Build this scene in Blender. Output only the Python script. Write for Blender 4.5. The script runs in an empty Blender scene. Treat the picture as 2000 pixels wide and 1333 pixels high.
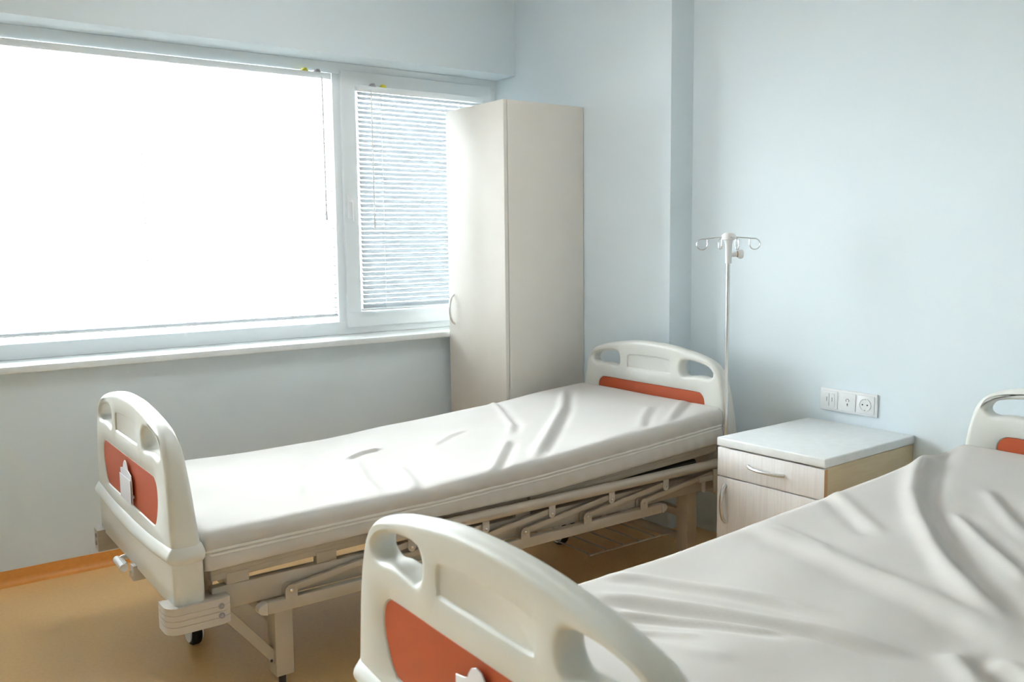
import bpy, bmesh, math, random
import numpy as np
from mathutils import Vector, Matrix

random.seed(7)
rng = np.random.default_rng(11)
sc = bpy.context.scene
C = sc.collection

# ------------------------------------------------------------------ camera
CAM_H, FPX = 1.25, 1761.4                       # camera height in metres, focal length in px of a 2000x1333 frame
YAW, PITCH, ROLL = (math.radians(a) for a in (36.464, 6.38, 0.627))
_f = np.array([math.sin(YAW) * math.cos(PITCH), math.cos(YAW) * math.cos(PITCH), -math.sin(PITCH)])
_r = np.array([math.cos(YAW), -math.sin(YAW), 0.0])
_d = np.cross(_f, _r)
CR = np.array([math.cos(ROLL) * _r + math.sin(ROLL) * _d, -math.sin(ROLL) * _r + math.cos(ROLL) * _d, _f])
cam_data = bpy.data.cameras.new('camera')
cam = bpy.data.objects.new('camera', cam_data)
C.objects.link(cam)
m = Matrix.Identity(4)
for i in range(3):
    m[i][0], m[i][1], m[i][2] = CR[0][i], -CR[1][i], -CR[2][i]
m[2][3] = CAM_H
cam.matrix_world = m
cam_data.sensor_width = 36.0
cam_data.lens = FPX / 2000 * 36
cam_data.clip_start = 0.02
cam_data.dof.use_dof = True
cam_data.dof.focus_distance = 3.1
cam_data.dof.aperture_fstop = 6.5
sc.camera = cam


def pix_z(x, y, z):
    """world point at height z seen at photo pixel x, y"""
    d = CR.T @ np.array([(x - 1000) / FPX, (y - 666.5) / FPX, 1.0])
    t = (z - CAM_H) / d[2]
    return Vector((t * d[0], t * d[1], z))


# ------------------------------------------------------------------ world, light, exposure
world = bpy.data.worlds.new('overcast_sky')
sc.world = world
world.use_nodes = True
bg = world.node_tree.nodes['Background']
bg.inputs['Color'].default_value = (0.925, 0.962, 1.0, 1)
bg.inputs['Strength'].default_value = 8.0
sc.view_settings.view_transform = 'Standard'
sc.view_settings.look = 'None'
sc.view_settings.gamma = 1.0
sc.view_settings.use_curve_mapping = False
sc.view_settings.exposure = 2.1
sc.cycles.max_bounces = 10
sc.cycles.diffuse_bounces = 5
sc.cycles.transparent_max_bounces = 16
sc.cycles.use_denoising = True
sc.cycles.sample_clamp_indirect = 12.0


# ------------------------------------------------------------------ materials
def mat(name, col, rough=0.5, metal=0.0, spec=0.5, var=0.0, vscale=6.0, bump=0.0, bscale=80.0, coat=0.0, stretch=None):
    mt = bpy.data.materials.new(name)
    mt.use_nodes = True
    nt = mt.node_tree
    b = nt.nodes['Principled BSDF']
    b.inputs['Base Color'].default_value = (*col, 1)
    b.inputs['Roughness'].default_value = rough
    b.inputs['Metallic'].default_value = metal
    b.inputs['Specular IOR Level'].default_value = spec
    b.inputs['Coat Weight'].default_value = coat
    tc = nt.nodes.new('ShaderNodeTexCoord')
    mp = nt.nodes.new('ShaderNodeMapping')
    nt.links.new(tc.outputs['Object'], mp.inputs['Vector'])
    if stretch:
        mp.inputs['Scale'].default_value = stretch
    if var:
        n = nt.nodes.new('ShaderNodeTexNoise')
        n.inputs['Scale'].default_value = vscale
        n.inputs['Detail'].default_value = 5
        nt.links.new(mp.outputs['Vector'], n.inputs['Vector'])
        r = nt.nodes.new('ShaderNodeValToRGB')
        r.color_ramp.elements[0].position = 0.3
        r.color_ramp.elements[1].position = 0.7
        r.color_ramp.elements[0].color = (*[c * (1 - var) for c in col], 1)
        r.color_ramp.elements[1].color = (*[min(1, c * (1 + var)) for c in col], 1)
        nt.links.new(n.outputs['Fac'], r.inputs['Fac'])
        nt.links.new(r.outputs['Color'], b.inputs['Base Color'])
    if bump:
        n2 = nt.nodes.new('ShaderNodeTexNoise')
        n2.inputs['Scale'].default_value = bscale
        n2.inputs['Detail'].default_value = 3
        nt.links.new(mp.outputs['Vector'], n2.inputs['Vector'])
        bp = nt.nodes.new('ShaderNodeBump')
        bp.inputs['Strength'].default_value = bump
        bp.inputs['Distance'].default_value = 0.002
        nt.links.new(n2.outputs['Fac'], bp.inputs['Height'])
        nt.links.new(bp.outputs['Normal'], b.inputs['Normal'])
    return mt


def wood_mat(name, base, streak, amount=0.5, axis_scale=(9, 9, 0.5)):
    """pale laminate with faint vertical streaks of grain"""
    mt = mat(name, base, rough=0.45)
    nt = mt.node_tree
    b = nt.nodes['Principled BSDF']
    mp = [n for n in nt.nodes if n.type == 'MAPPING'][0]
    mp.inputs['Scale'].default_value = axis_scale
    n = nt.nodes.new('ShaderNodeTexNoise')
    n.inputs['Scale'].default_value = 14
    n.inputs['Detail'].default_value = 6
    n.inputs['Roughness'].default_value = 0.7
    nt.links.new(mp.outputs['Vector'], n.inputs['Vector'])
    r = nt.nodes.new('ShaderNodeValToRGB')
    r.color_ramp.elements[0].position = 0.42
    r.color_ramp.elements[1].position = 0.68
    r.color_ramp.elements[0].color = (*base, 1)
    r.color_ramp.elements[1].color = (*[a * (1 - amount) + c * amount for a, c in zip(base, streak)], 1)
    nt.links.new(n.outputs['Fac'], r.inputs['Fac'])
    nt.links.new(r.outputs['Color'], b.inputs['Base Color'])
    return mt


def glass_mat(name):
    mt = bpy.data.materials.new(name)
    mt.use_nodes = True
    nt = mt.node_tree
    nt.nodes.remove(nt.nodes['Principled BSDF'])
    out = nt.nodes['Material Output']
    tr = nt.nodes.new('ShaderNodeBsdfTransparent')
    tr.inputs['Color'].default_value = (0.95, 0.98, 0.98, 1)
    gl = nt.nodes.new('ShaderNodeBsdfGlossy')
    gl.inputs['Roughness'].default_value = 0.02
    fr = nt.nodes.new('ShaderNodeFresnel')
    fr.inputs['IOR'].default_value = 1.4
    mx = nt.nodes.new('ShaderNodeMixShader')
    nt.links.new(fr.outputs['Fac'], mx.inputs['Fac'])
    nt.links.new(tr.outputs['BSDF'], mx.inputs[1])
    nt.links.new(gl.outputs['BSDF'], mx.inputs[2])
    nt.links.new(mx.outputs['Shader'], out.inputs['Surface'])
    return mt


M = {
    'wall': mat('pale_blue_paint', (0.765, 0.85, 0.90), 0.55, var=0.012, vscale=1.5, bump=0.08, bscale=160, spec=0.3),
    'ceiling': mat('white_ceiling_paint', (0.84, 0.86, 0.86), 0.8, var=0.01),
    'floor': mat('orange_vinyl', (0.95, 0.60, 0.25), 0.42, var=0.04, vscale=90, coat=0.25, spec=0.8, bump=0.03, bscale=40),
    'skirt': mat('orange_vinyl_skirting', (0.85, 0.36, 0.085), 0.40, var=0.05, vscale=60),
    'pvc': mat('white_window_plastic', (0.82, 0.86, 0.88), 0.3, var=0.01),
    'sill': mat('white_sill_stone', (0.84, 0.87, 0.87), 0.3, var=0.03, vscale=25),
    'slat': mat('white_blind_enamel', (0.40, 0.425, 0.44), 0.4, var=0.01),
    'cord': mat('white_cord', (0.80, 0.82, 0.82), 0.8, var=0.02),
    'clip_yellow': mat('yellow_clip_plastic', (0.62, 0.58, 0.05), 0.4, var=0.03),
    'clip_grey': mat('grey_clip_metal', (0.35, 0.33, 0.36), 0.4, metal=0.5, var=0.03),
    'glass': glass_mat('window_glass'),
    'laminate': mat('ivory_laminate', (0.77, 0.725, 0.665), 0.5, var=0.015, vscale=8, spec=0.4),
    'edge': mat('ivory_edge_band', (0.74, 0.70, 0.63), 0.5, var=0.02),
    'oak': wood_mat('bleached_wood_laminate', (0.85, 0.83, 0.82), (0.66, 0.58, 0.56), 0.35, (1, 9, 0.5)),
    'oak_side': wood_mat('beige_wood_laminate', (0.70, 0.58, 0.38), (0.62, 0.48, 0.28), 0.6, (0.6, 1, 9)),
    'oak_edge': mat('tan_edge_band', (0.62, 0.36, 0.18), 0.5, var=0.05),
    'top': mat('white_laminate_top', (0.80, 0.82, 0.82), 0.35, var=0.03, vscale=30),
    'chrome': mat('brushed_steel', (0.72, 0.72, 0.72), 0.25, metal=1.0, var=0.03),
    'satin': mat('satin_aluminium', (0.70, 0.70, 0.70), 0.32, metal=0.9, var=0.03),
    'board': mat('ivory_moulded_plastic', (0.69, 0.69, 0.645), 0.38, var=0.012, vscale=5, spec=0.45),
    'orange': mat('orange_panel_plastic', (0.47, 0.075, 0.018), 0.5, var=0.03, vscale=8),
    'steel_paint': mat('beige_grey_powder_coat', (0.47, 0.41, 0.335), 0.42, var=0.03, vscale=20),
    'bumper': mat('grey_beige_bumper_plastic', (0.56, 0.51, 0.46), 0.42, var=0.02),
    'black': mat('black_rubber', (0.012, 0.013, 0.013), 0.6, var=0.2, vscale=30),
    'dark': mat('dark_mechanism_metal', (0.05, 0.05, 0.045), 0.5, metal=0.3, var=0.1),
    'white_plastic': mat('white_plastic', (0.84, 0.85, 0.86), 0.35, var=0.01),
    'card': mat('clear_white_acrylic', (0.80, 0.80, 0.86), 0.2, var=0.02),
    'sheet': mat('white_cotton_cover', (0.605, 0.578, 0.548), 0.85, var=0.012, vscale=9, bump=0.12, bscale=500, spec=0.2),
    'piping': mat('white_piping', (0.80, 0.79, 0.76), 0.8, var=0.02),
    'brown_plastic': mat('copper_screw', (0.45, 0.28, 0.20), 0.4, metal=0.6, var=0.05),
    'facade': mat('pale_facade_render', (0.80, 0.78, 0.74), 0.9, var=0.03, vscale=0.5),
    'facade_win': mat('facade_window_glass', (0.30, 0.33, 0.36), 0.2, var=0.05),
    'asphalt': mat('pale_paving', (0.30, 0.30, 0.29), 0.9, var=0.05, vscale=0.8),
}


_fb = M['floor'].node_tree.nodes['Principled BSDF']
_fb.inputs['Coat Roughness'].default_value = 0.24
_fb.inputs['Coat IOR'].default_value = 1.75


# ------------------------------------------------------------------ mesh helpers
def merge(bm, tmp, mtx=None):
    vm = {}
    for v in tmp.verts:
        vm[v] = bm.verts.new(mtx @ v.co if mtx else v.co)
    for f in tmp.faces:
        try:
            bm.faces.new([vm[v] for v in f.verts])
        except ValueError:
            pass
    tmp.free()


def add_box(bm, lo, hi, bev=0.0, seg=2, mtx=None):
    t = bmesh.new()
    bmesh.ops.create_cube(t, size=1)
    for v in t.verts:
        v.co = Vector([(lo[i] + hi[i]) / 2 + v.co[i] * (hi[i] - lo[i]) for i in range(3)])
    if bev:
        bmesh.ops.bevel(t, geom=list(t.edges), offset=bev, segments=seg, profile=0.5, affect='EDGES')
    merge(bm, t, mtx)


def add_prism(bm, pts, axis, a, b, bev=0.0, seg=2):
    """polygon of 2D points extruded along axis (0: pts are y,z; 1: x,z; 2: x,y)"""
    t = bmesh.new()
    def mk(p, h):
        return {0: (h, p[0], p[1]), 1: (p[0], h, p[1]), 2: (p[0], p[1], h)}[axis]
    v0 = [t.verts.new(mk(p, a)) for p in pts]
    v1 = [t.verts.new(mk(p, b)) for p in pts]
    t.faces.new(v0)
    t.faces.new(v1[::-1])
    n = len(pts)
    for i in range(n):
        t.faces.new([v0[i], v1[i], v1[(i + 1) % n], v0[(i + 1) % n]])
    bmesh.ops.recalc_face_normals(t, faces=list(t.faces))
    if bev:
        caps = [e for e in t.edges if (e.verts[0] in v0) == (e.verts[1] in v0)]
        bmesh.ops.bevel(t, geom=caps, offset=bev, segments=seg, profile=0.5, affect='EDGES')
    merge(bm, t)


def add_tube(bm, pts, r, n=10, closed=False, cap=True):
    pts = [Vector(p) for p in pts]
    k = len(pts)
    rings = []
    up = None
    for i, p in enumerate(pts):
        if closed:
            d = pts[(i + 1) % k] - pts[i - 1]
        else:
            d = pts[min(i + 1, k - 1)] - pts[max(i - 1, 0)]
        d.normalize()
        if up is None:
            up = Vector((0, 0, 1)) if abs(d.z) < 0.9 else Vector((1, 0, 0))
        s = d.cross(up).normalized()
        up = s.cross(d).normalized()
        rr = r[i] if isinstance(r, (list, tuple)) else r
        rings.append([bm.verts.new(p + rr * (math.cos(2 * math.pi * j / n) * s + math.sin(2 * math.pi * j / n) * up)) for j in range(n)])
    for i in range(k if closed else k - 1):
        a, b = rings[i], rings[(i + 1) % k]
        for j in range(n):
            bm.faces.new([a[j], a[(j + 1) % n], b[(j + 1) % n], b[j]])
    if cap and not closed:
        bm.faces.new(rings[0][::-1])
        bm.faces.new(rings[-1])


def add_lathe(bm, prof, n=20, mtx=None):
    """profile of (r, z) turned about z"""
    t = bmesh.new()
    rings = []
    for r, z in prof:
        rings.append([t.verts.new((max(r, 1e-5) * math.cos(2 * math.pi * j / n), max(r, 1e-5) * math.sin(2 * math.pi * j / n), z)) for j in range(n)])
    for a, b in zip(rings[:-1], rings[1:]):
        for j in range(n):
            t.faces.new([a[j], a[(j + 1) % n], b[(j + 1) % n], b[j]])
    t.faces.new(rings[0][::-1])
    t.faces.new(rings[-1])
    merge(bm, t, mtx)


def obj(name, bm, material, parent=None, smooth=True, angle=35):
    if isinstance(bm, bmesh.types.BMesh):
        bmesh.ops.recalc_face_normals(bm, faces=list(bm.faces))
        me = bpy.data.meshes.new(name)
        bm.to_mesh(me)
        bm.free()
    else:
        me = bm
    if smooth:
        me.polygons.foreach_set('use_smooth', [True] * len(me.polygons))
        me.set_sharp_from_angle(angle=math.radians(angle))
    me.materials.clear()
    me.materials.append(M[material])
    o = bpy.data.objects.new(name, me)
    C.objects.link(o)
    if parent is not None:
        o.parent = parent
    return o


def tag(o, label, cat, group=None, kind=None):
    o['label'] = label
    o['category'] = cat
    if group:
        o['group'] = group
    if kind:
        o['kind'] = kind
    return o


def thing(name, label, cat, loc=(0, 0, 0), rotz=0.0, group=None, kind=None):
    o = bpy.data.objects.new(name, None)
    o.empty_display_size = 0.1
    C.objects.link(o)
    o.location = loc
    o.rotation_euler = (0, 0, rotz)
    return tag(o, label, cat, group, kind)


def share(src, parent, loc):
    o = bpy.data.objects.new(src.name.split('.')[0], src.data)
    C.objects.link(o)
    o.parent = parent
    o.location = loc
    return o


def B():
    return bmesh.new()


def box(name, lo, hi, material, parent=None, bev=0.0, seg=2):
    bm = B()
    add_box(bm, lo, hi, bev, seg)
    return obj(name, bm, material, parent)


# ------------------------------------------------------------------ the room
YW, XA, XB, YC = 3.705, 2.775, 2.907, 2.642     # window wall, column face, head wall, column step
X0, Y0, ZC = -2.6, -2.4, 2.75                  # left wall, back wall, ceiling
WX0, WZ0, WZ1 = -1.3, 0.79, 2.067              # window opening, carried left out of view to let in more light
YO = YW + 0.27

tag(box('floor', (X0 - .2, Y0 - .2, -0.1), (3.2, YO, 0), 'floor'), 'glossy orange vinyl floor of the ward room', 'floor', kind='structure')
tag(box('ceiling', (X0 - .2, Y0 - .2, ZC), (3.2, YO, ZC + .1), 'ceiling'), 'white ceiling above the ward room', 'ceiling', kind='structure')
bm = B()
add_box(bm, (X0, YW, 0), (XA, YO, WZ0))
add_box(bm, (X0, YW, WZ1), (XA, YO, ZC))
add_box(bm, (X0, YW, WZ0), (WX0, YO, WZ1))
tag(obj('wall_window', bm, 'wall', smooth=False), 'pale blue wall under and above the wide window', 'wall', kind='structure')
tag(box('wall_head', (XB, Y0, 0), (3.2, YC, ZC), 'wall'), 'pale blue wall with the socket panel behind the bed heads', 'wall', kind='structure')
tag(box('wall_column', (XA, YC, 0), (3.2, YO, ZC), 'wall'), 'pale blue projecting wall section behind the wardrobe', 'wall', kind='structure')
tag(box('wall_left', (X0 - .2, Y0, 0), (X0, YO, ZC), 'wall'), 'pale blue wall facing the bed feet', 'wall', kind='structure')
tag(box('wall_back', (X0 - .2, Y0 - .2, 0), (3.2, Y0, ZC), 'wall'), 'pale blue wall opposite the window', 'wall', kind='structure')


def skirting(name, p, q, nrm, label):
    """coved vinyl skirting from p to q (2D), nrm points into the room"""
    prof = [(0.0, 0.055), (0.003, 0.055), (0.004, 0.022)]
    for k in range(6):
        a = math.pi / 2 * k / 5
        prof.append((0.004 + 0.022 * (1 - math.cos(a)), 0.0225 - 0.021 * math.sin(a)))
    prof += [(0.030, 0.0), (0.0, 0.0)]
    bm = B()
    vs = []
    for e in (p, q):
        vs.append([bm.verts.new((e[0] + nrm[0] * a, e[1] + nrm[1] * a, z)) for a, z in prof])
    n = len(prof)
    for i in range(n):
        bm.faces.new([vs[0][i], vs[0][(i + 1) % n], vs[1][(i + 1) % n], vs[1][i]])
    bm.faces.new(vs[0])
    bm.faces.new(vs[1][::-1])
    tag(obj(name, bm, 'skirt', angle=40), label, 'skirting', kind='structure')


skirting('baseboard_window', (X0, YW), (XA, YW), (0, -1), 'coved orange skirting below the window wall')
# unseen glowing panel added on the ceiling to brighten the room
M['fill_glow'] = mat('glowing_fill', (0.9, 0.9, 0.9), 0.6)
_pb = M['fill_glow'].node_tree.nodes['Principled BSDF']
_pb.inputs['Emission Color'].default_value = (0.98, 0.985, 1.0, 1)
_pb.inputs['Emission Strength'].default_value = 3.5
for lx, ly, lab in ((1.35, 2.35, 'square glowing fill panel added on the ceiling out of view'),):
    lt_ = thing('fill_panel', lab, 'ceiling light', (lx, ly, ZC))
    bm = B()
    for lo, hi in (((-.31, -.31), (.31, -.285)), ((-.31, .285), (.31, .31)), ((-.31, -.286), (-.285, .286)), ((.285, -.286), (.31, .286))):
        add_box(bm, (*lo, -.018), (*hi, 0), .002)
    obj('frame', bm, 'pvc', lt_)
    box('fill_face', (-.29, -.29, -.010), (.29, .29, -.002), 'fill_glow', lt_)

# sill
bm = B()
add_box(bm, (WX0, 3.657, WZ0), (XA - 0.001, 3.90, 0.816), 0.004)
tag(obj('trim_1', bm, 'sill'), 'white window sill projecting below the blinds', 'sill', kind='structure')

# ------------------------------------------------------------------ window
YF0, YF1 = 3.872, 3.935
win = thing('window_1', 'wide white plastic window with fixed pane and opening sash', 'window', (0, 0, 0), kind='structure')
FT, FB = 2.067, 0.816
bm = B()
add_box(bm, (WX0, YF0, FT - 0.052), (XA, YF1, FT), 0.004)
add_box(bm, (WX0, YF0, FB), (XA, YF1, FB + 0.062), 0.004)
add_box(bm, (WX0, YF0, FB + .06), (WX0 + 0.06, YF1, FT - .05), 0.004)
add_box(bm, (XA - 0.045, YF0, FB + .06), (XA, YF1, FT - .05), 0.004)
obj('outer_frame', bm, 'pvc', win)
box('mullion', (1.855, YF0, FB + 0.06), (1.90, YF1, FT - 0.05), 'pvc', win, 0.005)
box('mullion', (-.40, YF0, FB + 0.06), (-.355, YF1, FT - 0.05), 'pvc', win, 0.005)  # mullion of the out-of-view left bay, added for more daylight
# opening sash
SX0, SX1, SZ0, SZ1 = 1.893, 2.735, 0.848, 2.032
sash = B()
W = 0.075
ys = YF0 - 0.014
for lo, hi in (((SX0, SZ0), (SX1, SZ0 + W)), ((SX0, SZ1 - W), (SX1, SZ1)), ((SX0, SZ0 + W - .004), (SX0 + W, SZ1 - W + .004)), ((SX1 - W, SZ0 + W - .004), (SX1, SZ1 - W + .004))):
    add_box(sash, (lo[0], ys, lo[1]), (hi[0], YF1 - 0.01, hi[1]), 0.005)
so = obj('sash_frame', sash, 'pvc', win)
bm = B()
add_box(bm, (SX0 + .013, ys - .012, 1.36), (SX0 + .040, ys, 1.47), 0.004)
add_tube(bm, [(SX0 + .026, ys - .01, 1.44), (SX0 + .026, ys - .04, 1.44), (SX0 + .027, ys - .046, 1.43), (SX0 + .028, ys - .046, 1.345)], 0.008, 10)
obj('window_handle', bm, 'white_plastic', so)
box('glass_pane', (-.36, 3.905, FB + .05), (1.86, 3.910, FT - .045), 'glass', win)
box('glass_pane', (WX0 + .05, 3.905, FB + .05), (-.395, 3.910, FT - .045), 'glass', win)  # pane of the added left bay, unseen, brightens the room
box('glass_pane', (SX0 + W - .006, 3.905, SZ0 + W - .006), (SX1 - W + .006, 3.910, SZ1 - W + .006), 'glass', win)


# ------------------------------------------------------------------ blinds
def make_blind(label, x0, x1, z_top, z_bot, y, tilt, pitch, wand_x, cord_xs, clip_xs):
    L = x1 - x0
    t = thing('venetian_blind', label, 'blind', ((x0 + x1) / 2, y, z_bot), group='venetian blinds on the window')
    zt = z_top - z_bot
    box('head_rail', (-L / 2, -.013, zt - .026), (L / 2, .013, zt), 'pvc', t, 0.002)
    box('bottom_rail', (-L / 2, -.012, 0), (L / 2, .012, .011), 'pvc', t, 0.004)
    # one curved slat, shared by all
    bm = B()
    w, n = 0.0245, 4
    rows = []
    for k in range(n + 1):
        s = -w / 2 + w * k / n
        crown = 0.0022 * (1 - (2 * s / w) ** 2)
        yy = s * math.cos(tilt) - crown * math.sin(tilt)
        zz = s * math.sin(tilt) + crown * math.cos(tilt)
        rows.append([bm.verts.new((-L / 2 + .003, yy, zz)), bm.verts.new((L / 2 - .003, yy, zz))])
    for a, b in zip(rows[:-1], rows[1:]):
        bm.faces.new([a[0], a[1], b[1], b[0]])
    bmesh.ops.solidify(bm, geom=list(bm.faces), thickness=0.0004)
    nsl = int((zt - .045) / pitch)
    first = None
    pitch = (zt - .036 - .024) / (nsl - 1)
    for i in range(nsl):
        z = zt - .036 - i * pitch
        if first is None:
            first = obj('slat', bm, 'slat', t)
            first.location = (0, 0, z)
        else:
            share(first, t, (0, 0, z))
    # surplus slats resting on the bottom rail
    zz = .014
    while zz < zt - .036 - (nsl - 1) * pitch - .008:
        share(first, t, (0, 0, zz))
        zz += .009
    for cx in cord_xs:
        bm = B()
        for dy in (-.0125, .0125):
            add_tube(bm, [(cx, dy, .005), (cx, dy, zt - .02)], .0009, 6)
        obj('ladder_cord', bm, 'cord', t)
    bm = B()
    add_tube(bm, [(wand_x, -.019, zt - .02), (wand_x, -.021, zt - .62)], .0035, 6)
    add_lathe(bm, [(.002, 0), (.006, .006), (.006, .035), (.0035, .045)], 10, Matrix.Translation((wand_x, -.021, zt - .66)))
    obj('tilt_wand', bm, 'cord', t)
    bm = B()
    add_tube(bm, [(wand_x + .05, -.017, zt - .02), (wand_x + .052, -.018, .25)], .0016, 6)
    obj('lift_cord', bm, 'cord', t)
    for cx, mname in clip_xs:
        bm = B()
        add_box(bm, (cx - .013, -.016, zt - .001), (cx + .013, .012, zt + .006), 0.002)
        add_box(bm, (cx - .008, -.017, zt + .004), (cx + .008, .010, zt + .013), 0.002)
        obj('mounting_clip', bm, mname, t)
    return t


bl = (-.33 + 1.838) / 2
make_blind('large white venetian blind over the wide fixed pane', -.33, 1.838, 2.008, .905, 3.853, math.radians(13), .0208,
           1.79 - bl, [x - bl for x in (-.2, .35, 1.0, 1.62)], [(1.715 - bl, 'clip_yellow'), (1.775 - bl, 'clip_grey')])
be = (-1.22 - .42) / 2  # blind of the unseen bay added at the left end for light
make_blind('white venetian blind over the unseen pane added for daylight at the blank wall end', -1.22, -.42, 2.008, .905, 3.853, math.radians(13), .0208,
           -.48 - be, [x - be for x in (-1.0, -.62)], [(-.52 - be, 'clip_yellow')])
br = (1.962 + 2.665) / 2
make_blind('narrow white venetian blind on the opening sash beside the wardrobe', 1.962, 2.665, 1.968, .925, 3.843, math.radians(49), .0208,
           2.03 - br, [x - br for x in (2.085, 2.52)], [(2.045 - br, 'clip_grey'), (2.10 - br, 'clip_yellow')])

# ------------------------------------------------------------------ outside
tag(box('ground', (-30, YO + .3, -4.2), (40, 60, -4.0), 'asphalt'), 'pale paved yard outside the window', 'ground', kind='structure')
bld = thing('apartment_building', 'washed-out pale apartment block seen through the blinds', 'building', (6, 22, -4))
bm = B()
add_box(bm, (-16, 0, 0), (16, 8, 13.5))
add_box(bm, (-16.3, -.3, 13.5), (16.3, 8.3, 13.9))
obj('wall', bm, 'facade', bld, smooth=False)
bmw, bmp = B(), B()
add_box(bmw, (-.75, -.06, -.85), (.75, .02, .85), 0.02)
add_box(bmp, (-.62, -.075, -.72), (-.03, -.05, .72))
add_box(bmp, (.03, -.075, -.72), (.62, -.05, .72))
wfirst = pfirst = None
for iz in range(4):
    for ix in range(9):
        loc = (-14 + ix * 3.5, 0, 2 + iz * 3.1)
        if wfirst is None:
            wfirst = obj('window', bmw, 'pvc', bld)
            wfirst.location = loc
            pfirst = obj('pane', bmp, 'facade_win', wfirst, smooth=False)
        else:
            w_ = share(wfirst, bld, loc)
            share(pfirst, w_, (0, 0, 0))


# ------------------------------------------------------------------ bow handle helper
def bow(bm, p, q, out, h, r):
    p, q, out = Vector(p), Vector(q), Vector(out)
    pts = []
    for k in range(13):
        s = k / 12
        pts.append(p.lerp(q, s) + out * (h * (1 - (2 * s - 1) ** 2) ** 0.6))
    rr = [r * (1.0 if 0 < k < 12 else .9) for k in range(13)]
    add_tube(bm, pts, rr, 10)


# ------------------------------------------------------------------ wardrobe
WY0, WY1, WH = 3.183, 3.640, 1.850
wd = thing('wardrobe', 'tall narrow ivory wardrobe standing between window and head wall', 'wardrobe', (2.55, (WY0 + WY1) / 2, 0))
hw = (WY1 - WY0) / 2
bx0, bx1 = 2.341 - 2.55, XA - .004 - 2.55
box('side_panel', (bx0, -hw, .0), (bx1, -hw + .018, WH), 'laminate', wd, .001)
box('side_panel', (bx0, hw - .018, .0), (bx1, hw, WH), 'laminate', wd, .001)
box('top_panel', (bx0, -hw + .018, WH - .018), (bx1, hw - .018, WH), 'laminate', wd, .001)
box('bottom_panel', (bx0, -hw + .018, .06), (bx1, hw - .018, .078), 'laminate', wd)
box('plinth', (bx0 + .03, -hw + .018, 0), (bx0 + .048, hw - .018, .06), 'laminate', wd)
box('back_panel', (bx1 - .006, -hw + .018, .06), (bx1, hw - .018, WH - .018), 'laminate', wd)
d = box('door', (bx0 - .022, -hw, .065), (bx0 - .003, hw, WH), 'laminate', wd, .0015)
bm = B()
bow(bm, (bx0 - .023, hw - .047, .858), (bx0 - .023, hw - .047, .998), (-1, 0, 0), .026, .0055)
obj('door_handle', bm, 'chrome', d)

# ------------------------------------------------------------------ bedside cabinet
NW, ND, NH = .418, .528, .572
ns = thing('bedside_cabinet', 'bleached wood bedside cabinet with white top between the two beds', 'bedside cabinet', (2.637, 1.822, 0), math.radians(1.2))
hx, hy = ND / 2, NW / 2
fx = -hx + .018
TB = NH - .032
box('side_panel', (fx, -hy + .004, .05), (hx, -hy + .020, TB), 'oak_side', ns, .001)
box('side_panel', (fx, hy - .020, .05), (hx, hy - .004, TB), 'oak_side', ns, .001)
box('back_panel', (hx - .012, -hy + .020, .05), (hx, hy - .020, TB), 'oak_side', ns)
box('bottom_panel', (fx, -hy + .020, .05), (hx - .012, hy - .020, .066), 'oak_side', ns)
box('top', (-hx - .002, -hy - .002, TB + .002), (hx, hy + .002, NH), 'top', ns, .005, 3)
dr = box('drawer_front', (-hx, -hy + .002, TB - .100), (-hx + .017, hy - .002, TB - .003), 'oak', ns, .0012)
box('drawer_edge_band', (-hx + .001, -hy + .0015, TB - .099), (-hx + .0175, -hy + .0035, TB - .004), 'oak_edge', dr)
do = box('door', (-hx, -hy + .002, .055), (-hx + .017, hy - .002, TB - .104), 'oak', ns, .0012)
box('door_edge_band', (-hx + .001, -hy + .0015, .056), (-hx + .0175, -hy + .0035, TB - .105), 'oak_edge', do)
bm = B()
bow(bm, (-hx, .078, TB - .046), (-hx, -.062, TB - .050), (-1, 0, 0), .024, .0065)
obj('drawer_handle', bm, 'satin', dr)
bm = B()
bow(bm, (-hx, hy - .038, TB - .128), (-hx, hy - .038, TB - .258), (-1, 0, 0), .024, .0065)
obj('door_handle', bm, 'satin', do)
for sx in (-1, 1):
    for sy in (-1, 1):
        bm = B()
        add_lathe(bm, [(.018, 0), (.022, .004), (.022, .03), (.014, .051)], 14, Matrix.Translation((sx * (hx - .05), sy * (hy - .05), 0)))
        obj('foot', bm, 'black', ns)

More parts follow.
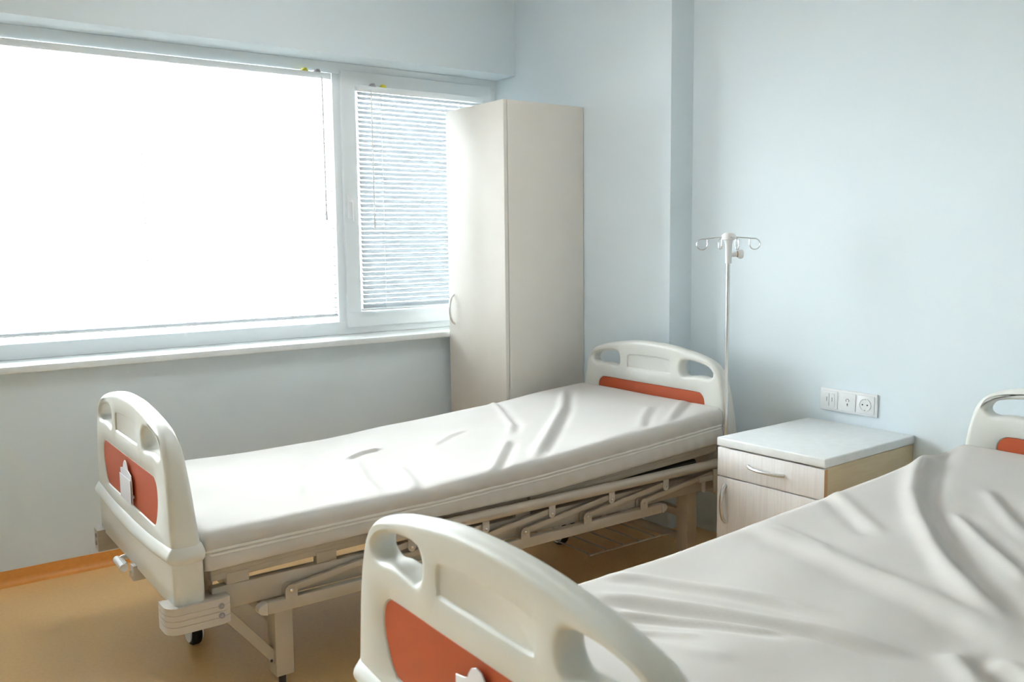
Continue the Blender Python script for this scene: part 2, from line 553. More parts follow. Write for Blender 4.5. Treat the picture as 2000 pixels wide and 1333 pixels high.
# ------------------------------------------------------------------ socket panel on the head wall
sp = thing('socket_panel', 'white three-gang socket and switch panel above the bedside cabinet', 'socket panel', (XB, 1.874, .6515))
bm = B()
add_box(bm, (-.008, -.116, -.0415), (0, .116, .0415), .003, 3)
obj('plate', bm, 'white_plastic', sp)
for k, yc in enumerate((.0735, 0, -.0735)):
    bm = B()
    add_box(bm, (-.011, yc - .0325, -.0325), (-.006, yc + .0325, .0325), .0018)
    ins = obj('insert', bm, 'white_plastic', sp)
    if k == 0:
        for dy in (-.011, .011):
            bm = B()
            add_box(bm, (-.0125, yc + dy - .009, -.024), (-.0105, yc + dy + .009, .024), .0008)
            obj('rocker', bm, 'white_plastic', ins)
            bm = B()
            add_box(bm, (-.0130, yc + dy - .0012, -.006), (-.0124, yc + dy + .0012, .010))
            obj('mark', bm, 'clip_grey', ins)
    elif k == 1:
        bm = B()
        pts = [(-.0115, yc + .006 * math.cos(a), .006 + .006 * math.sin(a)) for a in [math.radians(-40 + 260 * j / 12) for j in range(13)]]
        add_tube(bm, pts, .0011, 6)
        add_lathe(bm, [(.0005, -.011), (.0028, -.004), (.0012, .0)], 8, Matrix.Translation((-.0115, yc, -.004)))
        obj('bell_symbol', bm, 'clip_grey', ins)
    else:
        rot = Matrix.Translation((-.0112, yc + .003, 0)) @ Matrix.Rotation(math.radians(-90), 4, 'Y')
        bm = B()
        add_lathe(bm, [(.0235, -.001), (.0235, .0028), (.0205, .0030), (.0198, .0004), (.0001, .0004)], 28, rot)
        obj('socket_ring', bm, 'top', ins)
        bm = B()
        for dy in (-.0095, .0095):
            add_lathe(bm, [(.0026, .0), (.0026, .0012)], 10, Matrix.Translation((-.0114, yc + .003 + dy, 0)) @ Matrix.Rotation(math.radians(-90), 4, 'Y'))
        obj('pin_hole', bm, 'black', ins)
        bm = B()
        for s in (-1, 1):
            add_box(bm, (-.0145, yc + .003 - .003, s * .0195 - .002), (-.0114, yc + .003 + .003, s * .0195 + .002), .0006)
        obj('earth_clip', bm, 'chrome', ins)

# ------------------------------------------------------------------ infusion pole
iv = thing('infusion_pole', 'chrome infusion pole with four looped hooks at the bed head corner', 'infusion pole', (2.592, 2.178, 0.245))
bm = B()
add_tube(bm, [(0, 0, 0.0), (0, 0, .945)], .0074, 16)
obj('pole', bm, 'chrome', iv)
bm = B()
add_lathe(bm, [(.0100, .912), (.0115, .914), (.0115, .966), (.0125, .968), (.0125, .980), (.0145, .990), (.0165, .996), (.0255, 1.0), (.0265, 1.008), (.0235, 1.016), (.014, 1.023), (.003, 1.025)], 20)
obj('hub', bm, 'white_plastic', iv)
dirv = Vector((_r[0], _r[1], 0))
side = Vector((-_r[1], _r[0], 0))
bm = B()
a = dirv * .010
add_tube(bm, [a + Vector((0, 0, .946)), dirv * .036 + Vector((0, 0, .946))], .0095, 12)
kn = obj('clamp_arm', bm, 'white_plastic', iv)
bm = B()
rot = Matrix.Translation(dirv * .032 + Vector((0, 0, .946))) @ dirv.to_track_quat('Z', 'Y').to_matrix().to_4x4()
add_lathe(bm, [(.007, 0), (.013, .002), (.016, .006), (.017, .014), (.014, .020), (.004, .022)], 12, rot)
ko = obj('clamp_knob', bm, 'white_plastic', iv)
bm = B()
add_lathe(bm, [(.0105, -.002), (.012, .001), (.0105, .004)], 12, rot)
obj('knob_collar', bm, 'brown_plastic', ko)
for k in range(4):
    u = (dirv * math.cos(k * math.pi / 2 + .08) + side * math.sin(k * math.pi / 2 + .08)).normalized()
    pts = [u * .012 + Vector((0, 0, 1.008)), u * .05 + Vector((0, 0, 1.006)), u * .085 + Vector((0, 0, 1.002))]
    for j in range(0, 15):
        a = math.radians(90 - 270 * j / 14)
        pts.append(u * (.098 + .0195 * math.cos(a)) + Vector((0, 0, .982 + .0195 * math.sin(a))))
    pts.append(u * .0785 + Vector((0, 0, .998)))
    bm = B()
    add_tube(bm, pts, .0022, 8)
    obj('hook', bm, 'chrome', iv)


# ------------------------------------------------------------------ hospital bed
BL = 2.035                                        # foot outer face to head inner face


def catmull(pts, n=6, closed=True):
    out = []
    k = len(pts)
    for i in range(k if closed else k - 1):
        p0, p1, p2, p3 = (pts[(i + j - 1) % k] if closed else pts[min(max(i + j - 1, 0), k - 1)] for j in range(4))
        for s in range(n):
            t = s / n
            out.append(tuple(.5 * ((2 * p1[c]) + (-p0[c] + p2[c]) * t + (2 * p0[c] - 5 * p1[c] + 4 * p2[c] - p3[c]) * t * t + (-p0[c] + 3 * p1[c] - 3 * p2[c] + p3[c]) * t ** 3) for c in range(2)))
    if not closed:
        out.append(pts[-1])
    return out


def mirror(half):
    return half + [(-p[0], p[1]) for p in half[::-1] if abs(p[0]) > 1e-6]


OUT = ([(.0, .829), (.06, .828), (.12, .8235), (.20, .8125), (.27, .799), (.32, .784), (.352, .766), (.374, .742), (.387, .712), (.398, .67), (.406, .62), (.412, .56), (.416, .51), (.4165, .488), (.408, .470)])
HOLE = [(.343, .722), (.339, .742), (.318, .757), (.270, .768), (.215, .772), (.186, .766), (.176, .748), (.178, .724), (.192, .709), (.225, .711), (.275, .716), (.320, .711)]
half = [(.0, .657), (.15, .657), (.262, .657), (.288, .652), (.304, .636), (.309, .610), (.304, .580), (.288, .545), (.270, .526), (.245, .519), (.12, .519), (.0, .519)]
PANEL = half + [(-p[0], p[1]) for p in half[-2:0:-1]]
LABEL = [(.128, .738), (.126, .756), (.112, .767), (.05, .7715), (0, .772), (-.05, .7715), (-.112, .767), (-.126, .756), (-.128, .738), (-.126, .717), (-.114, .707), (0, .706), (.114, .707), (.126, .717)]
HOLE_R, HOLE_L = catmull(HOLE, 5), [(-p[0], p[1]) for p in catmull(HOLE, 5)][::-1]


def inset(poly, d):
    cx = sum(p[0] for p in poly) / len(poly)
    cy = sum(p[1] for p in poly) / len(poly)
    k = len(poly)
    out = []
    for i, p in enumerate(poly):
        a, b = poly[i - 1], poly[(i + 1) % k]
        t = Vector((b[0] - a[0], b[1] - a[1])).normalized()
        nrm = Vector((-t.y, t.x))
        if nrm.dot(Vector((cx - p[0], cy - p[1]))) < 0:
            nrm = -nrm
        out.append((p[0] + nrm.x * d, p[1] + nrm.y * d))
    return out


def board_mesh():
    """end board: visible face at x = 0, body towards +x; handholes, label recess and panel recess are modelled"""
    bm = B()

    def thick(z):
        return .043 + (.83 - z) / (.83 - .45) * .034

    def ring(loop, f):
        return [bm.verts.new((f(p), p[0], p[1])) for p in loop]

    def bridge(a, b):
        for j in range(len(a)):
            k = (j + 1) % len(a)
            bm.faces.new([a[j], a[k], b[k], b[j]])

    def edges_of(r):
        return [bm.edges.get((r[j], r[(j + 1) % len(r)])) or bm.edges.new((r[j], r[(j + 1) % len(r)])) for j in range(len(r))]

    outline = mirror(catmull(OUT, 4, closed=False))
    fronts, backs = [], []
    N = 6
    for loop, r, sg in ((outline, .0165, 1), (HOLE_R, .0135, -1), (HOLE_L, .0135, -1)):
        prev = first = None
        for side in (0, 1):
            prev = None
            for k in range(N + 2):
                a = math.radians(min(90, 90 * k / N))
                ins = r * (1 - math.cos(a)) + (.003 if k == N + 1 else 0)
                dx = r * (1 - math.sin(a))
                lp = inset(loop, sg * ins) if ins else loop
                rg = ring(lp, (lambda p: dx) if side == 0 else (lambda p: thick(p[1]) - dx))
                if prev:
                    bridge(prev, rg)
                elif side == 0:
                    first = rg
                else:
                    bridge(first, rg)
                prev = rg
            (fronts if side == 0 else backs).append(prev)
    for loop, depth, draft in ((catmull(PANEL, 4), .0055, .003), (catmull(LABEL, 4), .0048, .005)):
        r0 = ring(loop, lambda p: 0.0)
        r1 = ring(inset(loop, draft * .25), lambda p: depth * .12)
        r2 = ring(inset(loop, draft * .8), lambda p: depth * .9)
        r3 = ring(inset(loop, draft), lambda p: depth)
        for u, v in ((r0, r1), (r1, r2), (r2, r3)):
            bridge(u, v)
        bm.faces.new(r3)
        fronts.append(r0)
    for grp in (fronts, backs):
        es = [e for r in grp for e in edges_of(r)]
        bmesh.ops.triangle_fill(bm, use_beauty=True, use_dissolve=False, edges=es)
    bmesh.ops.recalc_face_normals(bm, faces=list(bm.faces))
    # lower block with its rounded ledge, which dips a little towards the middle
    r, xh, yh = .014, .0385, .417
    prof = []                                      # (x, y, outward normal)
    def arc(cx, cy, a0):
        for k in range(6):
            a = math.radians(a0 + 90 * k / 5)
            prof.append((cx + r * math.cos(a), cy + r * math.sin(a), math.cos(a), math.sin(a)))
    arc(2 * xh - r, yh - r, 0)
    arc(r, yh - r, 90)
    prof += [(0, y, -1, 0) for y in np.linspace(yh - r, -yh + r, 22)[1:-1]]
    arc(r, -yh + r, 180)
    arc(2 * xh - r, -yh + r, 270)
    prof += [(2 * xh, y, 1, 0) for y in np.linspace(-yh + r, yh - r, 22)[1:-1]]
    st = [(.338, -.004), (.342, 0), (.40, 0), (.448, .0), (.456, .0005), (.458, .004), (.462, .0075), (.467, .0105), (.473, .0118), (.479, .0108), (.485, .0080), (.491, .0045), (.497, .0015), (.502, -.004), (.509, -.0145)]
    rings = []
    for z, g in st:
        w_ = min(1, max(0, (z - .40) / .045))
        rings.append([bm.verts.new((x + nx_ * g * (1.1 if nx_ < 0 else .6), y + ny_ * g, z - w_ * .022 * max(0, math.cos(min(1, abs(y) / .40) * math.pi / 2)))) for x, y, nx_, ny_ in prof])
    for u, v in zip(rings[:-1], rings[1:]):
        bridge(u, v)
    bm.faces.new(rings[0][::-1])
    bm.faces.new(rings[-1])
    bmesh.ops.recalc_face_normals(bm, faces=list(bm.faces))
    me = bpy.data.meshes.new('board')
    bm.to_mesh(me)
    bm.free()
    return me


def make_bed(name, label, loc, rotz):
    t = thing(name, label, 'hospital bed', loc, rotz, group='hospital beds with heads to the wall')
    bmsh = board_mesh()
    fb = obj('footboard', bmsh, 'board', t, angle=50)
    hb = obj('headboard', bmsh.copy(), 'board', t, angle=50)
    hb.location = (BL, 0, 0)
    pl = inset(catmull(PANEL, 4), .0028)
    for brd in (fb, hb):
        bm = B()
        add_prism(bm, pl, 0, .0022, .012, .0008, 1)
        obj('colour_panel', bm, 'orange', brd)
    # card holder on the foot panel
    bm = B()
    cp = [(-0.062, 0.53), (0.062, 0.53), (0.062, 0.614), (0.04, 0.618), (0.03, 0.622), (0.026, 0.63), (0.018, 0.64), (0.006, 0.645), (-0.008, 0.642), (-0.016, 0.632), (-0.02, 0.622), (-0.034, 0.618), (-0.062, 0.612)]
    add_prism(bm, cp, 0, -.0065, -.004, .0008, 1)
    add_box(bm, (-.004, -.05, .545), (.0025, .05, .552))
    add_box(bm, (-.004, -.02, .59), (.0025, .02, .605))
    add_box(bm, (-.0098, -.061, .534), (-.0086, .061, .600), .0004, 1)
    add_box(bm, (-.0098, -.062, .530), (-.0045, .062, .535), .0005, 1)
    obj('card_holder', bm, 'card', fb)
    # side rails and cross members
    for s in (-1, 1):
        box('side_rail', (.10, s * .375 - .015, .303), (2.06, s * .375 + .015, .368), 'steel_paint', t, .004)
    for x in (.195, .95, 1.68):
        box('cross_member', (x - .02, -.36, .308), (x + .02, .36, .348), 'steel_paint', t, .003)
    # corner bumpers
    for ex in (0, 1):
        for s in (-1, 1):
            x0, x1 = (-.024, .135) if ex == 0 else (BL + .10 - .135, BL + .10)
            y0, y1 = .352, .432
            r = .034
            pts = [(x1, y0), (x1, y1 - .010), (x1 - .02, y1)]
            for k in range(8):
                a = math.radians(90 + 90 * k / 7)
                pts.append((x0 + r + r * math.cos(a), y1 - r + r * math.sin(a)))
            pts.append((x0, y0))
            if ex:
                pts = [(x0 + x1 - p[0], p[1]) for p in pts]
            bm = B()
            for z0, z1, g in ((.284, .303, .0), (.302, .306, -.0015), (.305, .318, 0), (.317, .321, -.0015), (.320, .333, 0), (.332, .336, -.0015), (.335, .352, 0)):
                pp = inset(pts, -g) if g else pts
                add_prism(bm, [(p[0], s * p[1]) for p in pp], 2, z0, z1, .0)
            bp = obj('corner_bumper', bm, 'bumper', t, angle=50)
            bxp = .110 if ex == 0 else BL - .012
            for z in (.308, .333):
                bm = B()
                add_lathe(bm, [(.0078, 0), (.0078, .002), (.005, .0032), (.0025, .002)], 14, Matrix.Translation((bxp, s * .431, z)) @ Matrix.Rotation(math.radians(-90 * s), 4, 'X'))
                obj('bolt', bm, 'clip_grey', bp)
            if ex == 0 and s == 1:
                for z in (.308, .333):
                    bm = B()
                    add_lathe(bm, [(.0078, 0), (.0078, .002), (.005, .0032), (.0025, .002)], 14, Matrix.Translation((x0 + .0005, s * .374, z)) @ Matrix.Rotation(math.radians(-90), 4, 'Y'))
                    obj('bolt', bm, 'clip_grey', bp)
    # legs with braces and levelling feet
    for x, sgn in ((.292, -1), (1.895, -1)):
        for s in (-1, 1):
            y = s * .352
            lg = box('leg', (x - .026, y - .028, .072), (x + .026, y + .028, .304), 'steel_paint', t, .003)
            bm = B()
            add_lathe(bm, [(.028, 0), (.031, .004), (.030, .020), (.022, .030), (.010, .034), (.010, .075)], 18, Matrix.Translation((x, y, 0)))
            obj('levelling_foot', bm, 'dark', lg)
            if x > 1:
                continue
            bm = B()
            xo = x + sgn * .160
            add_prism(bm, [(x + sgn * .02, .098), (x + sgn * .02, .140), (xo - sgn * .005, .308), (xo - sgn * (-.03), .308)], 1, y - .014, y + .014, .001, 1)
            br_ = obj('brace', bm, 'steel_paint', t)
            bm = B()
            add_lathe(bm, [(.004, 0), (.004, .002)], 10, Matrix.Translation((x + sgn * .034, y - .0145 , .118)) @ Matrix.Rotation(math.radians(90), 4, 'X'))
            obj('bolt', bm, 'black', br_)
        box('leg_cross_bar', (x - .015, -.325, .20), (x + .015, .325, .23), 'steel_paint', t, .003)
    # transport castors on the centre frame
    for x, y in ((.195, .135), (1.69, .16)):
        bm = B()
        add_tube(bm, [(x, y, .10), (x, y, .312)], .013, 12)
        add_lathe(bm, [(.025, .097), (.030, .102), (.026, .112), (.015, .118)], 16, Matrix.Translation((x, y, 0)))
        ca = obj('castor', bm, 'steel_paint', t)
        rot = Matrix.Translation((x, y, .048)) @ Matrix.Rotation(math.radians(90), 4, 'Y') @ Matrix.Rotation(math.radians(0), 4, 'Z')
        bm = B()
        add_lathe(bm, [(.030, -.015), (.045, -.014), (.048, -.008), (.048, .008), (.045, .014), (.030, .015)], 24, rot)
        obj('tyre', bm, 'black', ca)
        bm = B()
        for s in (-1, 1):
            fork = [(y + .040 * math.cos(a), .050 + .040 * math.sin(a)) for a in [math.radians(180 + 20 * j) for j in range(10)]] + [(y + .036, .10), (y - .036, .10)]
            add_prism(bm, fork, 0, x + s * .018 - .002, x + s * .018 + .002, .0008, 1)
        add_box(bm, (x - .020, y - .030, .092), (x + .020, y + .030, .100), .003)
        obj('fork', bm, 'white_plastic', ca)
    # mattress platform: foot, seat and raised back section
    def section(x0, x1, za, zb):
        bm = B()
        L = math.hypot(x1 - x0, zb - za)
        mt = Matrix.Translation((x0, 0, za)) @ Matrix.Rotation(-math.atan2(zb - za, x1 - x0), 4, 'Y')
        add_box(bm, (0, -.385, -.012), (L, .385, .004), .003, 2, mt)
        for y in (-.372, .372):
            add_box(bm, (0, y - .013, -.030), (L, y + .013, -.010), .004, 2, mt)
        for k in range(3):
            xx = L * (k + .5) / 3
            add_box(bm, (xx - .012, -.37, -.030), (xx + .012, .37, -.010), .002, 1, mt)
        obj('platform_section', bm, 'steel_paint', t)
    section(.100, .640, .412, .424)
    section(.650, 1.120, .424, .424)
    section(1.130, 2.020, .424, .470)
    # platform supports
    for x in (.17, .42, .70, 1.10):
        for s in (-1, 1):
            box('platform_support', (x - .03, s * .375 - .012, .366), (x + .03, s * .375 + .012, .398), 'steel_paint', t, .002)
    for s in (-1, 1):
        bm = B()
        add_tube(bm, [(.80, s * .335, .372), (1.10, s * .335, .376), (1.95, s * .335, .402)], .013, 10)
        add_tube(bm, [(1.15, s * .335, .377), (1.45, s * .335, .386)], .019, 10)
        obj('lift_strut', bm, 'dark', t)
    # cranks and screw shafts
    for y in (-.10, .10):
        bm = B()
        add_tube(bm, [(.05, y, .335), (1.0 if y < 0 else 1.45, y, .345)], .013, 12)
        add_tube(bm, [(.50, y, .338), (.80, y, .342)], .022, 12)
        obj('screw_shaft', bm, 'dark', t)
    bm = B()
    add_tube(bm, [(.05, .10, .340), (-.008, .10, .334), (-.012, .10, .332)], .008, 10)
    add_tube(bm, [(-.012, .108, .331), (-.012, .04, .331)], .006, 10)
    ck = obj('crank', bm, 'satin', t)
    bm = B()
    add_tube(bm, [(-.020, .115, .327), (-.020, .025, .327)], [.011, .0115], 12)
    obj('crank_grip', bm, 'white_plastic', ck)
    bm = B()
    add_box(bm, (-.012, -.045, .306), (.03, -.012, .350), .003)
    add_lathe(bm, [(.009, 0), (.009, .006)], 14, Matrix.Translation((-.012, -.028, .326)) @ Matrix.Rotation(math.radians(-90), 4, 'Y'))
    obj('crank_bracket', bm, 'bumper', t)
    # folded guard rails, one on each long side
    LP = [.302 + .2612 * k for k in range(6)]
    for s in (-1, 1):
        yb = s * .405
        bm = B()
        add_box(bm, (.235, yb - .013, .270), (1.700, yb + .013, .304), .004, 2)
        gr = obj('guard_lower_bar', bm, 'steel_paint', t)
        for x, sg in ((.235, -1), (1.700, 1)):
            bm = B()
            pts = [(x, .270), (x, .304)]
            for k in range(9):
                a = math.radians(90 - 180 * k / 8)
                pts.append((x + sg * .026 * math.cos(a), .287 + .017 * math.sin(a)))
            add_prism(bm, pts, 1, yb - .0135, yb + .0135, .003, 2)
            obj('end_cap', bm, 'bumper', gr)
        bm = B()
        add_tube(bm, [(.545, s * .415, .407), (.56, s * .415, .407), (2.0, s * .415, .407), (2.012, s * .415, .407)], [.012, .0175, .0175, .012], 14)
        gt = obj('guard_top_rail', bm, 'steel_paint', t)
        for k, x in enumerate(LP):
            # pivot bracket on the lower bar
            bm = B()
            yo = yb
            prof = [(x - .017, .302), (x + .017, .302), (x + .017, .325)] + [(x + .017 * math.cos(a), .325 + .015 * math.sin(a)) for a in [math.radians(30 * j) for j in range(1, 6)]] + [(x - .017, .325)]
            for dy in (-.013, .011):
                add_prism(bm, prof, 1, yo + dy - .001, yo + dy + .0015, .0)
            add_box(bm, (x - .017, yo - .013, .301), (x + .017, yo + .012, .305))
            pv = obj('pivot_bracket', bm, 'steel_paint', gr)
            bm = B()
            add_lathe(bm, [(.0045, 0), (.0045, .0015), (.002, .003)], 10, Matrix.Translation((x, yo + s * .0135, .324)) @ Matrix.Rotation(math.radians(-90 * s), 4, 'X'))
            obj('rivet', bm, 'chrome', pv)
            # folded post
            xu = min(x + .373, 1.985)
            bm = B()
            dv = Vector((xu - x, 0, .372 - .324))
            ang = -math.atan2(dv.z, dv.x)
            add_box(bm, (0, -.007, -.0095), (dv.length, .007, .0095), .003, 2, Matrix.Translation((x, yo, .324)) @ Matrix.Rotation(ang, 4, 'Y'))
            obj('guard_post', bm, 'steel_paint', t)
            # hanging tab below the top rail
            bm = B()
            prof = [(xu - .013, .394), (xu - .013, .362)] + [(xu - .013 * math.cos(a), .362 - .013 * math.sin(a)) for a in [math.radians(30 * j) for j in range(1, 6)]] + [(xu + .013, .362), (xu + .013, .394)]
            add_prism(bm, prof, 1, yb + s * .0095 - .0012, yb + s * .0095 + .0012, .0)
            tb = obj('hanging_tab', bm, 'bumper', gt)
            bm = B()
            add_lathe(bm, [(.0045, 0), (.0045, .0015), (.002, .003)], 10, Matrix.Translation((xu, yb + s * .0107, .362)) @ Matrix.Rotation(math.radians(-90 * s), 4, 'X'))
            obj('rivet', bm, 'chrome', tb)
        # latch at the head end
        bm = B()
        add_box(bm, (1.895, yb - .012, .345), (1.975, yb + .012, .368), .004)
        add_prism(bm, [(1.905, .350), (1.925, .350), (1.925, .315), (1.918, .305), (1.905, .312)], 1, yb - .013, yb - .009, .001, 1)
        add_prism(bm, [(1.965, .388), (2.010, .388), (2.010, .372), (1.995, .368), (1.992, .300), (1.970, .300)], 1, yb - .015, yb - .010, .001, 1)
        lt = obj('guard_latch', bm, 'bumper', t)
        bm = B()
        add_box(bm, (1.998, yb - .012, .352), (2.03, yb + .006, .368), .003)
        obj('latch_release', bm, 'orange', lt)
    # wire undershelf
    z = .125
    X0_, X1_, Y0_, Y1_ = 1.47, 1.88, -.285, .10
    for y in (Y0_, (Y0_ + Y1_) / 2 + .05, Y1_):
        bm = B()
        add_tube(bm, [(X0_, y, z), (X1_, y, z)], .0035, 8)
        obj('shelf_wire', bm, 'steel_paint', t)
    for k in range(6):
        x = X0_ + (X1_ - X0_) * k / 5
        bm = B()
        add_tube(bm, [(x, Y0_, z + .004), (x, Y1_, z + .004)], .0028, 8)
        obj('shelf_wire', bm, 'steel_paint', t)
    box('shelf_bar', (X1_, -.33, z - .02), (X1_ + .02, .33, z + .01), 'steel_paint', t, .003)
    return t


def copy_tree(o, parent=None):
    c = o.copy()
    C.objects.link(c)
    c.parent = parent
    for ch in list(o.children):
        copy_tree(ch, c)
    return c


FAR = (.605, 2.65, 0), math.radians(-0.55)
NEAR = (.688, 1.012, 0), math.radians(-1.5)
bed1 = make_bed('hospital_bed', 'hospital bed standing under the window beside the wardrobe', *FAR)
bed2 = copy_tree(bed1)
bed2.location, bed2.rotation_euler = NEAR[0], (0, 0, NEAR[1])
bed2['label'] = 'hospital bed on the far side of the bedside cabinet from the window'


# ------------------------------------------------------------------ mattresses
def smooth01(t):
    t = np.clip(t, 0, 1)
    return t * t * (3 - 2 * t)


def ridge(PX, PY, line, amp, w, valley=0.0, vs=1, taper=.18):
    line = [np.array(p) for p in line]
    segs = list(zip(line[:-1], line[1:]))
    lens = np.array([np.linalg.norm(b - a) for a, b in segs])
    tot = lens.sum()
    best = np.full(PX.shape, 1e9)
    sd = np.zeros(PX.shape)
    tt = np.zeros(PX.shape)
    acc = 0
    for (a, b), L in zip(segs, lens):
        d = (b - a) / L
        rx, ry = PX - a[0], PY - a[1]
        t = np.clip(rx * d[0] + ry * d[1], 0, L)
        dx, dy = rx - t * d[0], ry - t * d[1]
        dist = np.hypot(dx, dy)
        mk = dist < best
        best = np.where(mk, dist, best)
        sg = np.sign(d[0] * ry - d[1] * rx)
        sd = np.where(mk, dist * sg, sd)
        tt = np.where(mk, (acc + t) / tot, tt)
        acc += L
    env = smooth01(tt / taper) * smooth01((1 - tt) / taper)
    h = np.exp(-(sd / w) ** 2)
    if valley:
        h = h - valley * np.exp(-((sd - vs * 1.7 * w) / (1.1 * w)) ** 2)
    return amp * env * h


def make_mattress(label, bed, wr, seed, zoff=0.0, loose=1.0):
    (bx, by, _), rz = bed
    t = thing('mattress', label, 'mattress', (bx, by, 0), rz, group='mattresses on the hospital beds')
    x0, x1, hw_ = .082, 2.028, .412
    prof_t = ([0, .3, .75, 1.0, 1.35, 1.6, 1.72, 2.03], [.521, .5215, .524, .540, .561, .577, .588, .612])
    prof_b = ([0, .1, .65, 1.15, 2.03], [.418, .418, .4305, .4305, .478])
    nx, nt, nsd = 230, 100, 14
    xs = np.linspace(x0, x1, nx)
    zt = np.interp(xs, *prof_t)
    k = np.ones(15) / 15
    zt = np.convolve(np.pad(zt, 7, mode='edge'), k, mode='valid') + zoff
    zb = np.interp(xs, *prof_b)
    # local grid of the top
    ys = np.linspace(hw_, -hw_, nt)
    GX, GY = np.meshgrid(xs, ys, indexing='ij')
    H = np.zeros(GX.shape)
    r = np.random.default_rng(seed)
    for _ in range(34):
        a = r.uniform(0, math.pi)
        f = r.uniform(4, 26)
        H += loose * .0016 * (7 / (f + 7)) * np.sin(f * (GX * math.cos(a) + GY * math.sin(a)) + r.uniform(0, 6.28))
    for line, amp, w, va, vs in wr:
        loc = []
        for px, py in line:
            p = pix_z(px, py, .545)
            dx, dy = p.x - bx, p.y - by
            loc.append((dx * math.cos(-rz) - dy * math.sin(-rz), dx * math.sin(-rz) + dy * math.cos(-rz)))
        H += ridge(GX, GY, loc, amp, w, va, vs)
    # soft crown, wrinkles fade into the edges
    edge = smooth01((hw_ - np.abs(GY)) / .03)
    ends = smooth01((GX - x0) / .03) * smooth01((x1 - GX) / .03)
    Z = zt[:, None] + H * (.25 + .75 * edge) * ends + .004 * edge - .007 * (1 - smooth01((hw_ - np.abs(GY)) / .010)) - .007 * (1 - smooth01((GX - x0) / .010)) - .007 * (1 - smooth01((x1 - GX) / .010))
    verts, idx = [], np.zeros((nx, nt + 2 * nsd), dtype=int)
    for i in range(nx):
        # ends are pulled in a little so that corners look soft
        e = min(xs[i] - x0, x1 - xs[i])
        pull = .010 * (1 - min(1, e / .02)) ** 2
        top = [(xs[i], ys[j] * (1 - pull / hw_), Z[i, j]) for j in range(nt)]
        # near side from top to bottom, then the far side from bottom to top
        za, zc = top[-1][2], zb[i]
        zfa = top[0][2]
        near, far = [], []
        for q in range(1, nsd + 1):
            s = q / nsd
            bul = .006 * math.sin(math.pi * min(1, s / .46)) if s < .46 else .008 * math.sin(math.pi * (s - .46) / .54)
            rip = .0012 * loose * math.sin(xs[i] * 95 + 3 * math.sin(xs[i] * 7) - s * 4) * smooth01(np.array(s * 1.6)) * (1 if xs[i] > .6 else .5)
            und = -.012 if q == nsd else 0
            off = bul + float(rip) + und - pull
            near.append((xs[i], -hw_ - off, za + (zc - za) * s))
            far.append((xs[i], hw_ + off, zfa + (zc - zfa) * s))
        ring = top + near + far[::-1]
        for j, p in enumerate(ring):
            idx[i, j] = len(verts)
            verts.append(p)
    n = nt + 2 * nsd
    faces = []
    for i in range(nx - 1):
        for j in range(n):
            faces.append((idx[i, j], idx[i + 1, j], idx[i + 1, (j + 1) % n], idx[i, (j + 1) % n]))
    faces.append(tuple(int(v) for v in idx[0, :]))
    faces.append(tuple(int(v) for v in idx[-1, ::-1]))
    me = bpy.data.meshes.new('cover')
    me.from_pydata(verts, [], [tuple(int(v) for v in f) for f in faces])
    me.validate()
    bm = B()
    bm.from_mesh(me)
    bpy.data.meshes.remove(me)
    obj('cover', bm, 'sheet', t, angle=60)
    # twin piping around the seam
    sI = .46
    for dz, rr in ((.0052, .0038), (-.0060, .0034)):
        path = []
        for i in range(2, nx - 2, 4):
            path.append((xs[i], -hw_ - .0025, Z[i, -1] + (zb[i] - Z[i, -1]) * sI + dz))
        for y in np.linspace(-hw_ + .01, hw_ - .01, 12):
            path.append((x1 + .0005, y, Z[-1, 0] + (zb[-1] - Z[-1, 0]) * sI + dz))
        for i in range(nx - 3, 1, -4):
            path.append((xs[i], hw_ + .0015, Z[i, 0] + (zb[i] - Z[i, 0]) * sI + dz))
        for y in np.linspace(hw_ - .01, -hw_ + .01, 12):
            path.append((x0 - .0005, y, Z[0, 0] + (zb[0] - Z[0, 0]) * sI + dz))
        bm = B()
        add_tube(bm, path, rr, 6, closed=True)
        obj('piping', bm, 'piping', t)
    return t


def zn(x, y):      # positions read off an enlargement of the near bed
    return 1050 + x / 2.105, 880 + y / 2.105


def zf(x, y):      # positions read off an enlargement of the far bed
    return 350 + x / 1.869, 730 + y / 1.869


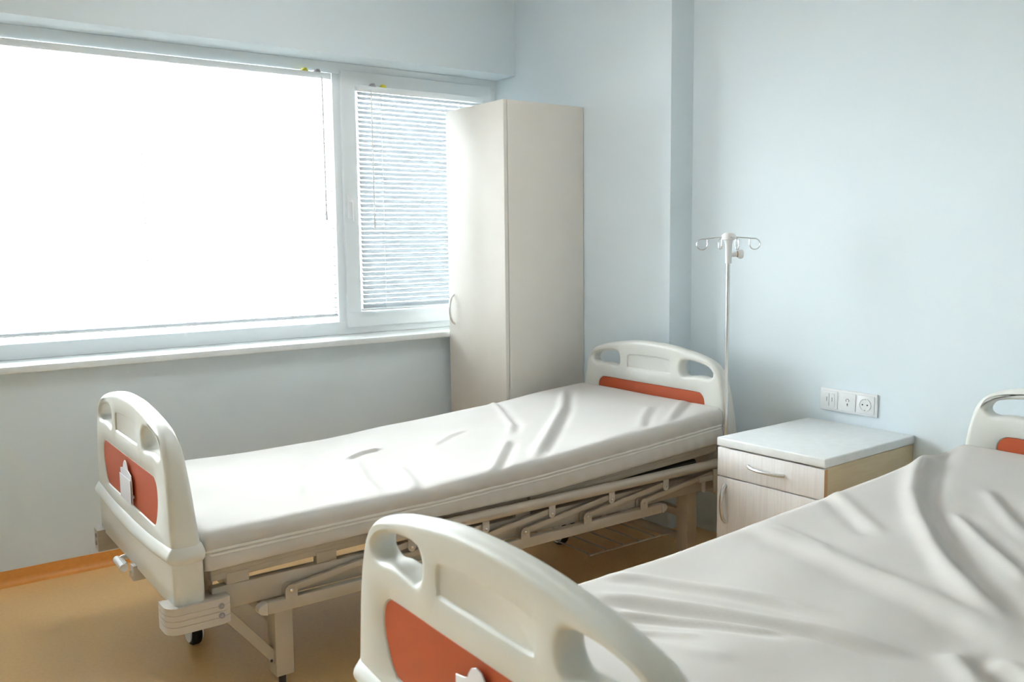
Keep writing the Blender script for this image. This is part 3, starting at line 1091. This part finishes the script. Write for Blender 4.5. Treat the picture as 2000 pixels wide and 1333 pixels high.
NEAR_W = [
    ([zn(*p) for p in ((160, 545), (400, 575), (600, 608), (800, 645), (950, 675), (1150, 715), (1400, 780), (1620, 835))], .011, .016, .75, -1),
    ([zn(*p) for p in ((200, 470), (450, 495), (650, 530), (850, 565), (1000, 595), (1250, 665))], .007, .016, .5, -1),
    ([zn(*p) for p in ((240, 615), (500, 645), (700, 675), (900, 710), (1080, 735))], .007, .011, .7, -1),
    ([zn(*p) for p in ((300, 690), (480, 705), (700, 735))], .004, .010, .5, -1),
    ([zn(*p) for p in ((830, 290), (1050, 375), (1200, 440), (1400, 525), (1600, 605), (1800, 695), (2050, 830))], .012, .030, .35, -1),
    ([zn(*p) for p in ((1680, 30), (1600, 90), (1550, 170), (1540, 240), (1570, 330), (1630, 430), (1710, 530), (1810, 620), (1920, 700), (2050, 800))], .020, .026, .9, 1),
    ([zn(*p) for p in ((1680, 290), (1800, 395), (1900, 475), (2050, 600))], .011, .018, .7, 1),
    ([zn(*p) for p in ((1830, 220), (1930, 330), (2060, 450))], .008, .020, .6, 1),
    ([zn(*p) for p in ((1180, 190), (1300, 280), (1430, 385))], .007, .020, .6, -1),
    ([zn(*p) for p in ((950, 310), (1080, 360), (1220, 430))], .004, .015, .5, -1),
    ([zn(*p) for p in ((1690, 800), (1770, 890), (1870, 1000))], .013, .024, .8, 1),
    ([zn(*p) for p in ((1850, 850), (1960, 880), (2100, 950))], .010, .022, .6, -1),
    ([zn(*p) for p in ((400, 740), (600, 790), (820, 840))], .004, .020, .4, -1),
    ([zn(*p) for p in ((1700, 50), (1790, 70), (1900, 90))], .006, .012, .5, -1),
]
FAR_W = [
    ([zf(*p) for p in ((1130, 120), (1180, 170), (1215, 210), (1205, 245))], .008, .014, .7, 1),
    ([zf(*p) for p in ((1405, 100), (1398, 165), (1350, 235), (1285, 330))], .012, .018, .8, 1),
    ([zf(*p) for p in ((1205, 250), (1160, 320), (1130, 385))], .009, .014, .8, 1),
    ([zf(*p) for p in ((1390, 40), (1440, 65), (1510, 95))], .007, .012, .6, -1),
    ([zf(*p) for p in ((1480, 55), (1620, 75), (1700, 105), (1770, 150))], .008, .014, .6, -1),
    ([zf(*p) for p in ((1930, 95), (1840, 165), (1770, 230))], .008, .016, .7, 1),
    ([zf(*p) for p in ((1720, 170), (1690, 205), (1680, 240))], .006, .016, .6, 1),
    ([zf(*p) for p in ((600, 300), (660, 278), (740, 265))], .006, .010, .8, -1),
    ([zf(*p) for p in ((630, 290), (680, 370), (750, 430))], .005, .016, .6, 1),
    ([zf(*p) for p in ((800, 320), (850, 380), (870, 430))], .006, .016, .6, 1),
    ([zf(*p) for p in ((430, 300), (440, 360), (420, 430))], .003, .016, .6, 1),
    ([zf(*p) for p in ((920, 270), (980, 235), (1040, 215))], .004, .012, .6, -1),
]
make_mattress('smooth white mattress on the bed under the window', FAR, FAR_W, 3)
make_mattress('deeply creased white mattress on the bed away from the window', NEAR, NEAR_W, 5, zoff=.002, loose=1.3)
